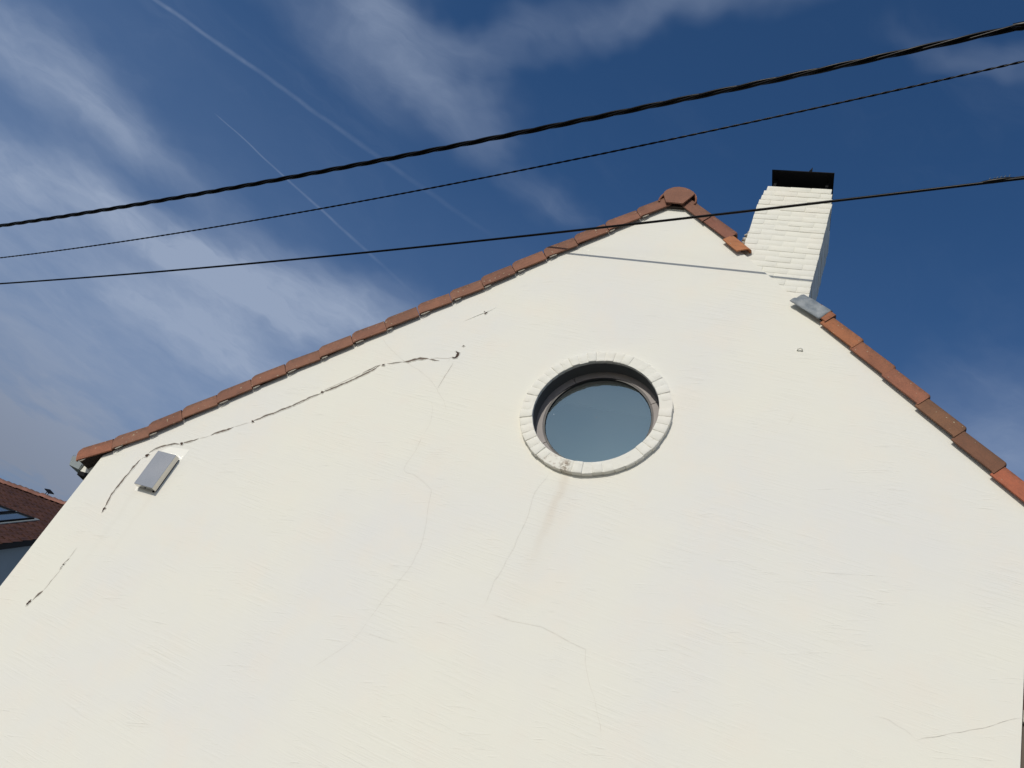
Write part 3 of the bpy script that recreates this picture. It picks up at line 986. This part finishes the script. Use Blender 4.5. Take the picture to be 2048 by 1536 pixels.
# ---- chimney
chim = MB().box(.7135, 1.350, .0228, .595, 6.3, 7.988).box(.748, 1.322, .0228, .595, 7.989, 8.186)
chimney = worldpart('chimney', chim, 'brick', house, HB)
ch, zt = .0682, 8.196
for c in range(25):
    z1 = zt - c * ch
    z0 = z1 - ch + .0032
    if c < 3:
        xl, xr = (.744, .731, .719)[c], (1.326, 1.337, 1.346)[c]
    else:
        xl, xr = .710, 1.354
    W_ = xr - xl
    cuts = [0, 1 / 3, 2 / 3, 1] if c % 2 == 0 else [0, 1 / 6, .5, 5 / 6, 1]
    if c == 0:
        cuts = [0, .36, .68, 1]
    for a, b in zip(cuts[:-1], cuts[1:]):
        x0, x1 = xl + W_ * a + (.0015 if a > 0 else jit(.004)), xl + W_ * b - (.0015 if b < 1 else jit(.004))
        mb = MB().box(x0, x1, .020 + jit(.0022), .115, z0 + jit(.001), z1 + jit(.001))
        worldpart('brick', mb, 'brick', chimney, HB, bevel=.003, segs=2, smooth=40)
    ys = [.118, .33, .60] if c % 2 else [.118, .225, .43, .60]
    for a, b in zip(ys[:-1], ys[1:]):
        mb = MB().box(xr - .10, xr + jit(.003) - .001, a + .003, b - .003, z0 + jit(.001), z1 + jit(.001))
        worldpart('brick', mb, 'brick', chimney, HB, bevel=.003, segs=2, smooth=40)
        mb = MB().box(xl + jit(.003) + .001, xl + .10, a + .003, b - .003, z0 + jit(.001), z1 + jit(.001))
        worldpart('brick', mb, 'brick', chimney, HB, bevel=.003, segs=2, smooth=40)
cap = MB().box(.757, 1.316, -.048, .66, 8.346, 8.354)
cover = worldpart('cover_plate', cap, 'black', chimney, HB)
for (x, y) in ((.80, .06), (1.265, .06), (.80, .54), (1.265, .54)):
    lg = MB().box(x - .012, x + .012, y - .003, y + .003, 8.19, 8.345)
    lg.tube([(x + .02 * math.cos(t * .6), y, 8.215 + .02 * math.sin(t * .6)) for t in range(0, 10)], .004, 5)
    worldpart('plate_leg', lg, 'black', cover, HB)
sp_ = MB().add([(1.083, -.040, 8.354), (1.118, -.040, 8.354), (1.112, -.034, 8.44), (1.083, -.030, 8.354), (1.118, -.030, 8.354)], [(0, 1, 2), (4, 3, 2), (1, 4, 2), (3, 0, 2), (0, 3, 4, 1)])
worldpart('spike', sp_, 'black', cover, HB)
# flue opening
fl = MB().box(.85, 1.22, .16, .46, 8.186, 8.20)
worldpart('flue', fl, 'black', chimney, HB)


def lump(c, r, seed, sq=(1, 1, 1)):
    bm = bmesh.new()
    bmesh.ops.create_icosphere(bm, subdivisions=2, radius=1.0)
    mb = MB()
    idx = {v: i for i, v in enumerate(bm.verts)}
    vs = []
    for v in bm.verts:
        d = 1 + .45 * mnoise.noise(v.co * 1.6 + Vector((seed, 0, 0)))
        vs.append((c[0] + v.co.x * r * d * sq[0], c[1] + v.co.y * r * d * sq[1], c[2] + v.co.z * r * d * sq[2]))
    mb.add(vs, [tuple(idx[v] for v in f.verts) for f in bm.faces])
    bm.free()
    return mb


for q, (x, z, r, s) in enumerate(((.725, 7.270, .034, (1, .7, 1)), (.735, 7.235, .024, (1, .7, 1)), (.700, 7.445, .026, (1.2, 1, .8)), (.700, 7.505, .020, (1, 1, 1)), (.712, 7.548, .016, (1, 1, 1.2)), (.690, 7.405, .018, (1, 1, .8)))):
    worldpart('mortar_lump', lump((x, .045, z), r, q * 3.7, s), 'mortar', chimney, HB, smooth=50)
sh = MB().add([(.680, .0, 7.285), (.730, -.012, 7.305), (.742, -.006, 7.285), (.716, -.014, 7.262), (.700, .012, 7.33), (.690, .004, 7.24)], [(0, 3, 1, 4), (3, 2, 1), (0, 5, 3)])
worldpart('lead_scrap', sh, 'lead', chimney, HB)

# ---- grey lead sheet dressed over the first tile below the chimney
fx = MB()
aF = math.radians(33)
du = Vector((math.cos(aF), 0, -math.sin(aF)))
dn = Vector((math.sin(aF), 0, math.cos(aF)))
B0 = Vector((1.228, 0, 6.655))
rows, cols = 14, 12
vs = []
for i in range(rows + 1):
    s = -0.01 + .31 * i / rows
    for j in range(cols + 1):
        t = j / cols
        # across: front flap from its foot up, then over the top and back
        if t < .45:
            y, n = -.050, .004 + .118 * (t / .45)
        elif t < .6:
            q = (t - .45) / .15 * math.pi / 2
            y, n = -.050 + .03 * (1 - math.cos(q)), .122 + .036 * math.sin(q)
        else:
            y, n = -.02 + (t - .6) / .4 * .2, .158
        cr = max(0.0, 1 - i / 5.0)
        amp = .003 + .014 * cr
        s2 = s + cr * (.055 * (t / .45) if t < .45 else .055) * .6 + jit(.004) * cr
        y += mnoise.noise(Vector((s * 18, t * 5, 2.2))) * amp
        n += mnoise.noise(Vector((s * 16, t * 6, 7.2))) * amp * .8 + (.010 * cr * math.sin(t * 9))
        p_ = B0 + du * s2 + dn * n
        vs.append((p_.x, y, p_.z))
fs = []
for i in range(rows):
    for j in range(cols):
        a = i * (cols + 1) + j
        fs.append((a, a + 1, a + cols + 2, a + cols + 1))
fx.add(vs, fs)
o = worldpart('lead_flashing', fx, 'lead', roof_o, HB, smooth=60)
so_ = o.modifiers.new('thickness', 'SOLIDIFY')
so_.thickness = .003

# ================================================================ metal box on the wall
BX = Vector((-3.5, 0, 3.81))
fp = MB().prism([(-3.622, 3.606), (-3.386, 3.606), (-3.372, 4.098), (-3.583, 4.082), (-3.640, 4.030)], -.0012, .001)
worldpart('paint_patch', fp, 'fresh_paint', wall, HB)
box = link('metal_wall_box', None, None, None, 'flat grey brushed metal box screwed to the white wall near its left corner', 'wall box', loc=BX)
mb = MB().box(-3.605, -3.394, -.0685, -.014, 3.641, 3.988)
worldpart('housing', mb, 'steel', box, BX, bevel=.0016)
mb = MB().box(-3.597, -3.402, -.014, -.001, 3.650, 3.980)
worldpart('back_plate', mb, 'black', box, BX)
mb = MB()
mb.tube([(-3.497, -.036, 3.642), (-3.497, -.036, 3.637)], .006, 8)
worldpart('screw', mb, 'black', box, BX)
mb = MB().box(-3.43, -3.418, -.012, -.004, 3.632, 3.65)
worldpart('drain_tab', mb, 'black', box, BX)

# ================================================================ overhead cables
def cable_curve(yoff, kz, x0, x1, step):
    pts = []
    x = x0
    while x <= x1:
        pts.append(Vector((x, yoff - .175 * x, kz(x))))
        x += step
    return pts


def helix(path, rad, pitch, n, phase=0.0):
    out = [[] for _ in range(n)]
    dist = 0.0
    for i, p_ in enumerate(path):
        if i:
            dist += (p_ - path[i - 1]).length
        t = (path[min(i + 1, len(path) - 1)] - path[max(i - 1, 0)]).normalized()
        a_ = t.cross(Vector((0, 0, 1))).normalized()
        b_ = a_.cross(t)
        for q in range(n):
            th = 2 * math.pi * (dist / pitch + q / n) + phase
            out[q].append(p_ + (a_ * math.cos(th) + b_ * math.sin(th)) * rad)
    return out


def _clampx(x):
    return max(-13.0, min(3.6, x))


def z1f(x):
    return 0.004364 * x * x + 0.134551 * x + 8.55262


def z2f(x):
    return 0.006109 * x * x + 0.177294 * x + 8.42934


def z3f(x):
    return 0.000825 * x * x + 0.084179 * x + 7.16495


def y3f(x):
    return -0.001684 * x * x + -0.171794 * x + -0.33663



p1 = cable_curve(-.68, z1f, -30, 12, .05)
c1 = link('twisted_cable', None, None, None, 'thickest black twisted overhead cable, the uppermost of three', 'cable', 'overhead cables over the gable', loc=p1[0])
for s_ in helix(p1, .0145, 1.05, 3, .6):
    worldpart('strand', MB().tube(s_, .0145, 7), 'rubber', c1, p1[0], smooth=80)
p2 = cable_curve(-.35, z2f, -30, 12, .02)
c2 = link('twisted_cable', None, None, None, 'thin black twisted overhead wire, the middle one of three', 'cable', 'overhead cables over the gable', loc=p2[0])
for s_ in helix(p2, .0040, .20, 2):
    worldpart('strand', MB().tube(s_, .0070, 6), 'rubber', c2, p2[0], smooth=80)
p3 = [Vector((x, y3f(x), z3f(x))) for x in [-30 + .25 * i for i in range(169)]]
c3 = link('smooth_cable', None, None, None, 'smooth black overhead cable crossing in front of the white chimney', 'cable', 'overhead cables over the gable', loc=p3[0])
worldpart('sheath', MB().tube(p3, .011, 8), 'rubber', c3, p3[0], smooth=80)
# splice with stubby wire ends where a second wire joins
def P3(x, dn_=0.0, dy=0.0):
    return Vector((x, y3f(x) + dy, z3f(x) + dn_))
worldpart('second_wire', MB().tube([P3(2.46, .006), P3(2.55, .016)] + [P3(2.65 + .5 * i, .019 + .004 * i) for i in range(8)], .0065, 6), 'rubber', c3, p3[0], smooth=80)
sl = MB().tube([P3(2.43, .001), P3(2.46, .005), P3(2.52, .009), P3(2.58, .011), P3(2.62, .011), P3(2.66, .006)], [.008, .013, .0185, .019, .017, .010], 9)
splice = worldpart('splice', sl, 'rubber', c3, p3[0], smooth=60)
for q in range(6):
    x = 2.50 + .024 * q
    b_ = P3(x, .026)
    worldpart('wire_end', MB().tube([b_, b_ + Vector((jit(.004), -.002, .012 + .003 * q * .6)), b_ + Vector((.006 + jit(.004), -.004, .022 + .004 * q * .5))], .0024, 5), 'bright_wire', splice, p3[0])
# tape tail on the thick cable near the right edge
x = 2.58
b1 = Vector((x, -.68 - .175 * x, z1f(x)))
tp = MB().tube([b1 + Vector((-.06, .01, .004)), b1, b1 + Vector((.12, -.02, .012))], [.030, .036, .034], 9)
tape = worldpart('tape_wrap', tp, 'rubber', c1, p1[0], smooth=60)
for q in range(3):
    e = b1 + Vector((-.02 + .02 * q, -.01, -.03))
    worldpart('tape_tail', MB().tube([e, e + Vector((-.03 + jit(.01), -.005, -.012)), e + Vector((-.06 + jit(.02), -.006, -.014 + jit(.01)))], [.007, .006, .003], 5), 'rubber', tape, p1[0])

# ================================================================ far brown roofed house, lower left
NO = Vector((-24.197, 15.373, 8.37))
az = math.radians(84.2)
ne = Vector((math.sin(az), math.cos(az), 0))
nh = Vector((-ne.y, ne.x, 0))
al = math.radians(35.2)
nu = nh * math.cos(al) + Vector((0, 0, math.sin(al)))
nn_ = ne.cross(nu)
nbr = link('far_house', None, None, None, 'far house with dark brown tiled roof and grey gable at the lower left', 'house', loc=NO)


def np_(e, u, n=0.0):
    return ne * e + nu * u + nn_ * n


EV, UE = 4.22, -6.6        # verge position, eaves position
deck = MB()
ds = [np_(-7, UE), np_(EV, UE), np_(EV, 0), np_(-7, 0)]
deck.add(ds + [d_ - nn_ * .12 for d_ in ds], [(0, 1, 2, 3), (7, 6, 5, 4), (0, 4, 5, 1), (1, 5, 6, 2), (2, 6, 7, 3), (3, 7, 4, 0)])
nroof = link('roof', deck.mesh('far_roof'), 'dark_board', nbr)
# interlocking pantiles: one joined mesh, each tile bowed and tilted
pt = MB()
cw, rl = .245, .33
e = EV + .04
ncol, nrow = 44, 20
prof = [(0, .0), (.12, .030), (.28, .046), (.45, .034), (.62, .010), (.80, .002), (1.0, .004)]
for c in range(ncol):
    for r in range(nrow):
        e0 = EV + .06 - (c + 1) * cw
        u0 = -r * rl - .02
        if u0 - rl < UE - .1:
            continue
        if 0 and r:
            pass
        dz = jit(.006)
        top, bot = [], []
        for a, b in prof:
            bot.append(np_(e0 + a * cw, u0 - rl - .05, b + .048 + dz))
            top.append(np_(e0 + a * cw, u0, b + .014 + dz * .5))
        k0 = len(prof)
        under = [v - nn_ * .022 for v in bot]
        fs = [(i, i + 1, k0 + i + 1, k0 + i) for i in range(k0 - 1)] + [(2 * k0 + i, 2 * k0 + i + 1, i + 1, i) for i in range(k0 - 1)]
        pt.add(bot + top + under, fs)
po = link('roof_tiles', pt.mesh('far_roof_tiles', 50, fix=False), 'tile_far', nroof, kind='stuff')
# half-round ridge tiles, one by one
rt = MB()
vs = []
for (x, rr2) in ((0, .18), (.31, .135)):
    for i in range(9):
        a = math.pi * i / 8
        vs.append(Vector((x, -math.cos(a) * rr2 * 1.1, math.sin(a) * rr2)))
    for i in range(9):
        a = math.pi * i / 8
        vs.append(Vector((x, -math.cos(a) * (rr2 - .02) * 1.1, math.sin(a) * (rr2 - .02))))
fs = [(i, i + 1, 18 + i + 1, 18 + i) for i in range(8)] + [(9 + i, 27 + i, 27 + i + 1, 9 + i + 1) for i in range(8)] + [(i, 9 + i, 10 + i, i + 1) for i in range(8)] + [(18 + i, 19 + i, 28 + i, 27 + i) for i in range(8)]
rt.add(vs, fs)
rme = rt.mesh('far_ridge_tile', 50)
rme.materials.append(MAT['tile'])
rot = Matrix((ne, nh, Vector((0, 0, 1)))).transposed().to_euler()
for i in range(27):
    o = link('ridge_tile', rme, None, nroof)
    o.location = np_(-3.4 + i * .272, 0.0, 0) + Vector((0, 0, .0 + jit(.015)))
    o.rotation_euler = (rot.x, rot.y, rot.z + jit(.02))
    s_ = 1 + jit(.25)
    o.color = (.25 * s_, .115 * s_, .085 * s_, 1)
# gable: fascia, soffit, wall
gb_ = MB()
q4 = [np_(EV - .02, .02, .02), np_(EV - .02, UE, .02), np_(EV - .02, UE, -.17), np_(EV - .02, .02, -.17)]
gb_.add(q4 + [v + ne * .03 for v in q4], [(0, 1, 2, 3), (7, 6, 5, 4), (0, 4, 5, 1), (1, 5, 6, 2), (2, 6, 7, 3), (3, 7, 4, 0)])
link('verge_board', gb_.mesh('verge_board'), 'dark_board', nbr)
gw = MB()
A, B, C_ = np_(EV - .20, 0, -.10), np_(EV - .20, UE + .25, -.10), None
back = Vector(A)
D_ = A + nh * 5.4 - Vector((0, 0, 3.9))
gz = -NO.z
ws = [Vector((B.x, B.y, gz)), B, A, D_, Vector((D_.x, D_.y, gz))]
gw.add(ws + [w_ - ne * .25 for w_ in ws], [(0, 1, 2, 3, 4), (9, 8, 7, 6, 5)] + [(i, i + 5, (i + 1) % 5 + 5, (i + 1) % 5) for i in range(5)])
link('gable_wall', gw.mesh('far_gable_wall'), 'grey_render', nbr)
fw = MB()
ws = [Vector((B.x, B.y, gz)) - ne * .252, B - ne * .252, B - ne * 10.5, Vector((B.x, B.y, gz)) - ne * 10.5]
fw.add(ws + [w_ + nh * .25 for w_ in ws], [(0, 1, 2, 3), (7, 6, 5, 4)] + [(i, i + 4, (i + 1) % 4 + 4, (i + 1) % 4) for i in range(4)])
link('front_wall', fw.mesh('far_front_wall'), 'grey_render', nbr)
rs = MB()
ds = [np_(-7, 0, -.02), np_(EV, 0, -.02), np_(EV, 0, -.02) + nh * 5.4 - Vector((0, 0, 3.8)), np_(-7, 0, -.02) + nh * 5.4 - Vector((0, 0, 3.8))]
rs.add(ds + [d_ - Vector((0, 0, .12)) for d_ in ds], [(0, 1, 2, 3), (7, 6, 5, 4), (0, 4, 5, 1), (1, 5, 6, 2), (2, 6, 7, 3), (3, 7, 4, 0)])
link('rear_roof', rs.mesh('rear_roof'), 'tile_far', nbr)
# two roof windows side by side
sky_glass, kk, bb = new_mat('roof window glass')
bb.inputs['Base Color'].default_value = (0.05, 0.07, 0.09, 1)
bb.inputs['Roughness'].default_value = 0.06
bb.inputs['Specular IOR Level'].default_value = 0.9
bb.inputs['Coat Weight'].default_value = 0.6
for (e0, e1) in ((2.02, 2.74), (1.18, 1.94)):
    u1, u0 = -2.33, -3.75
    fr = MB()
    for (a, b, c, d_) in ((e0, e1, u1 - .07, u1), (e0, e1, u0, u0 + .07), (e0, e0 + .055, u0 + .07, u1 - .07), (e1 - .055, e1, u0 + .07, u1 - .07)):
        q4 = [np_(a, c, .06), np_(b, c, .06), np_(b, d_, .06), np_(a, d_, .06)]
        fr.add(q4 + [v + nn_ * .09 for v in q4], [(3, 2, 1, 0), (4, 5, 6, 7), (0, 1, 5, 4), (1, 2, 6, 5), (2, 3, 7, 6), (3, 0, 4, 7)])
    w_ = link('roof_window', fr.mesh('roof_window_frame'), 'black', nroof)
    q4 = [np_(e0 + .05, u0 + .06, .125), np_(e1 - .05, u0 + .06, .125), np_(e1 - .05, u1 - .06, .125), np_(e0 + .05, u1 - .06, .125)]
    gm = MB().add(q4, [(0, 1, 2, 3)])
    link('pane', gm.mesh('roof_window_pane'), sky_glass, w_)
    # grey apron flashing along the upper and verge edges
fl_ = MB()
for (a, b, c, d_) in ((1.1, 2.86, -2.32, -2.22), (2.75, 2.86, -3.8, -2.325)):
    q4 = [np_(a, c, .075), np_(b, c, .075), np_(b, d_, .075), np_(a, d_, .075)]
    fl_.add(q4 + [v + nn_ * .03 for v in q4], [(3, 2, 1, 0), (4, 5, 6, 7), (0, 1, 5, 4), (1, 2, 6, 5), (2, 3, 7, 6), (3, 0, 4, 7)])
link('window_flashing', fl_.mesh('window_flashing'), 'zinc', nroof)
# small dark panel on legs standing on the ridge
pb_ = NO + np_(.50, 0, 0) + Vector((0, 0, .16))
pan = link('tilted_ridge_panel', None, None, None, 'small dark tilted panel on short legs on the far brown ridge', 'roof panel', loc=pb_)
Rp = Matrix.Rotation(math.radians(84.2 * 0 + 5), 3, 'Z') @ Matrix.Rotation(math.radians(20), 3, 'Y') @ Matrix.Rotation(math.radians(26), 3, 'X')
mb = MB().box(-.15, .15, -.11, .11, -.012, .012, Rp, (0.01, 0, .15))
link('panel', mb.mesh('panel'), 'black', pan)
for dx in (-.07, .04):
    mb = MB().tube([(dx, 0, -.02), (dx + .01, 0, .15)], .014, 6)
    link('leg', mb.mesh('panel_leg'), 'black', pan)

# ================================================================ brown building beyond the right corner
rbo = Vector((6.5, 2.0, 0))
rh = link('brown_building', None, None, None, 'brown walled building that adjoins the right corner of the white house', 'building', loc=rbo)
mb = MB().box(3.004, 10, .06, 8, 0, 3.73)
worldpart('wall', mb, 'brown_render', rh, rbo)
mb = MB().box(3.006, 10, .03, .10, 3.732, 3.80)
worldpart('ledge', mb, 'mortar', rh, rbo)
mb = MB().box(3.004, 10, .065, 8, 3.802, 4.5)
worldpart('upper_wall', mb, 'red_render', rh, rbo)
mb = MB().prism([(3.0, 4.502), (10.1, 4.502), (10.1, 4.6), (3.0, 4.6)], .0, 8.1)
worldpart('roof', mb, 'tile_far', rh, rbo)
